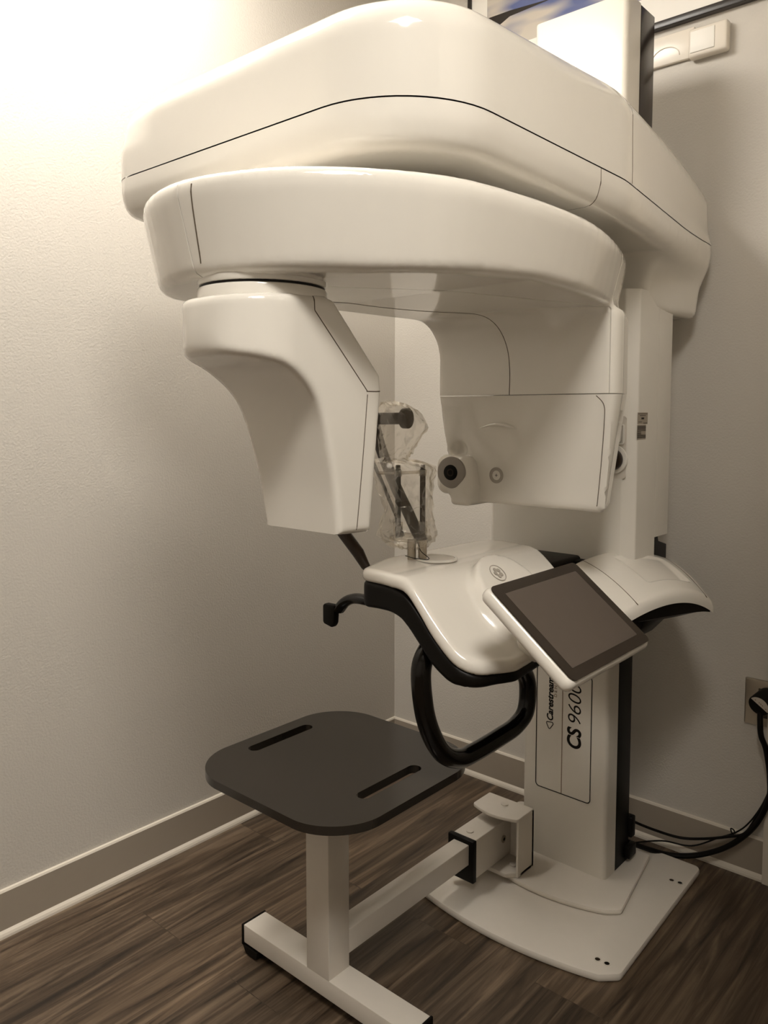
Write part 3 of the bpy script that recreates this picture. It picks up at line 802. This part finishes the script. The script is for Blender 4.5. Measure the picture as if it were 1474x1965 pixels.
cylo('sleeve_screw', (.800, -.468, .112), (.803, -.468, .112), .0105, 'steel', stool, n=24, bevel=.001)
cylo('screw_socket', (.803, -.468, .112), (.8036, -.468, .112), .0045, 'black', stool, n=6)
cylo('bolt_cap', (.762, -.575, .163), (.762, -.575, .1665), .010, 'white_metal', stool, n=24, bevel=.001)
# bracket clamping the bar onto the scanner base
bm = B()
bp = rpoly([(.722, -.42), (.868, -.42)]+[(.868-.146*t, -.505-.018*math.sin(PI*t)) for t in np.linspace(0, 1, 9)], [.003, .003, .012]+[0]*7+[.012], 4)
prism(bm, bp, .195, .204, .002); box(bm, (.862, -.50, .04), (.868, -.42, .2)); 
prism(bm, rpoly([(.73, -.42), (.868, -.42), (.868, -.49), (.84, -.52), (.74, -.52)], .01, 3), .037, .050, .003)
box(bm, (.74, -.428, .04), (.868, -.42, .2))
brk = obj('clamp_bracket', bm, 'white_metal', scan)
cylo('bolt_cap', (.795, -.455, .204), (.795, -.455, .2075), .010, 'white_metal', brk, n=24, bevel=.001)
cylo('bolt_cap', (.835, -.47, .050), (.835, -.47, .0545), .010, 'white_metal', brk, n=24, bevel=.001)

# ------------------------------------------------------------------ wall picture
pic = thing('framed_picture', 'large black framed sky picture with white mat high on the back wall', 'picture', (.85, 0, 2.4))
px0, px1, pz0, pz1 = .338, 1.75, 2.385, 2.83
bm = B()
for a, b in (((px0, -.022, pz0), (px1, 0, pz0+.02)), ((px0, -.022, pz1-.02), (px1, 0, pz1)), ((px0, -.022, pz0), (px0+.012, 0, pz1)), ((px1-.012, -.022, pz0), (px1, 0, pz1))): box(bm, a, b, .002)
obj('frame', bm, 'frameblack', pic)
boxo('mat_board', (px0+.012, -.012, pz0+.02), (px1-.012, 0, pz1-.02), 'mat', pic)
ph_ = boxo('sky_print', (.412, -.0128, 2.485), (1.67, -.012, 2.78), 'sky', pic)
bm = B(); prism(bm, [(.412, 2.600), (.50, 2.598), (.66, 2.585), (.50, 2.580), (.45, 2.56), (.412, 2.548)], -.0134, -.0128, 0, 'y'); obj('dark_wing_print', bm, 'frameblack', ph_)

# ------------------------------------------------------------------ wall box (double white control)
sw = thing('wall_control', 'white two-part control box on the back wall right of the scanner mast', 'wall control', (1.1, 0, 2.31))
boxo('back_plate', (.90, -.012, 2.283), (1.10, 0, 2.365), 'switch', sw, .003)
boxo('control_box', (1.090, -.032, 2.273), (1.196, 0, 2.352), 'switch', sw, .009)
boxo('cover_panel', (1.097, -.0345, 2.285), (1.163, -.031, 2.342), 'mat', sw, .002)
bm = B(); tube(bm, [(1.02+.04*math.cos(a), -.0125, 2.300+.03*math.sin(a)) for a in np.linspace(0, PI, 16)], .0015, 6); obj('dial_rim', bm, 'switch', sw)

# ------------------------------------------------------------------ outlet, plug, cables
out = thing('outlet_plate', 'grey metal outlet plate low on the back wall at the right edge', 'outlet', (1.345, 0, .5))
bm = B(); prism(bm, rpoly([(1.289, .437), (1.41, .437), (1.41, .566), (1.289, .566)], .004, 3), -.008, 0, .003, 'y'); obj('plate', bm, 'steel', out)
boxo('receptacle', (1.325, -.011, .462), (1.395, -.008, .543), 'greyarm', out, .002)
plug = thing('power_plug', 'round black power plug with white sticker pushed into the outlet', 'plug', (1.34, -.04, .5))
pc = Vector((1.352, -.011, .530)); pd = Vector((-.14, -.93, -.27)).normalized()
bm = B(); cyl(bm, pc, pc+pd*.060, .024, .029, 36, .004); obj('plug_body', bm, 'rubber', plug)
px_, py_ = frame_of(pd)
bm = B(); e = pc+pd*.0603
# half-disc sticker on the upper right of the face
V = [e+px_*.027*math.cos(a)+py_*.027*math.sin(a) for a in np.linspace(math.radians(-35), math.radians(145), 24)]
cs = Vector((0, 0, 0))
sgn = 1
up = (Vector((.6, 0, .8))-pd*Vector((.6, 0, .8)).dot(pd)).normalized(); sd = up.cross(pd).normalized()
V = [e+sd*.0265*math.cos(a)+up*(.0265*math.sin(a)) for a in np.linspace(.12, PI-.12, 24)]
W = [bm.verts.new(v) for v in V]; W2 = [bm.verts.new(v+pd*.0008) for v in V]
bm.faces.new(W); bm.faces.new(W2)
for i in range(24): bm.faces.new((W[i], W[(i+1) % 24], W2[(i+1) % 24], W2[i]))
stk = obj('sticker', bm, 'whitesticker', plug)
bm = B()
for a, r in ((.5, .019), (1.1, .012), (1.57, .011), (2.0, .012), (2.6, .019)):
    q = e+pd*.0009+sd*r*math.cos(a)+up*r*math.sin(a); cyl(bm, q, q+pd*.0004, .0016, n=8)
obj('sticker_print', bm, 'greyline', stk)
def cable(name, pts, r, label):
    bm = B(); tube(bm, crom(pts, 10), r, 10); tag(obj(name, bm, 'cable'), label, 'cable')
c = pc+pd*.04
cable('power_cable', [(c.x-.002, c.y-.006, c.z-.018), (c.x, c.y-.012, c.z-.05), (1.350, -.060, .43), (1.362, -.052, .39), (1.372, -.045, .31), (1.368, -.04, .25), (1.335, -.04, .165), (1.27, -.04, .085), (1.19, -.05, .032), (1.12, -.07, .014), (1.075, -.11, .03), (1.035, -.19, .075)], .0075, 'thick black power cable drooping from the plug in an arc to the column foot')
cable('data_cable', [(1.385, -.03, .37), (1.372, -.032, .28), (1.34, -.034, .195), (1.31, -.036, .135), (1.27, -.04, .112), (1.20, -.045, .082), (1.14, -.06, .070), (1.08, -.10, .088), (1.04, -.16, .125), (1.045, -.188, .15)], .0038, 'thin black cable looping higher than the thick one behind the column foot')
cable('ground_cable', [(1.382, -.027, .35), (1.368, -.026, .28), (1.345, -.026, .215), (1.315, -.028, .16), (1.285, -.03, .126), (1.24, -.034, .095), (1.17, -.05, .052), (1.10, -.09, .058), (1.045, -.188, .072)], .0022, 'thinnest black wire running straight behind the thicker cables to the column foot')
cable('cable_tie', [(1.283, -.045, .125), (1.279, -.05, .132), (1.274, -.04, .137), (1.279, -.03, .13), (1.284, -.036, .123)], .0018, 'small black tie knotted round the cables near the wall')

# ------------------------------------------------------------------ lights
troffer(.42, -1.42, .62, .75, 'ceiling light panel close to the left wall, out of the frame', 'glow')
troffer(2.15, -2.3, .6, .6, 'ceiling light panel in the hall right of the doorway, out of the frame')
w = bpy.data.worlds.new('world'); S.world = w; w.use_nodes = True
w.node_tree.nodes['Background'].inputs[0].default_value = (1, .85, .68, 1); w.node_tree.nodes['Background'].inputs[1].default_value = .02
S.view_settings.view_transform = 'Standard'; S.view_settings.look = 'None'; S.view_settings.gamma = 1; S.view_settings.exposure = 0.47
S.view_settings.use_curve_mapping = False
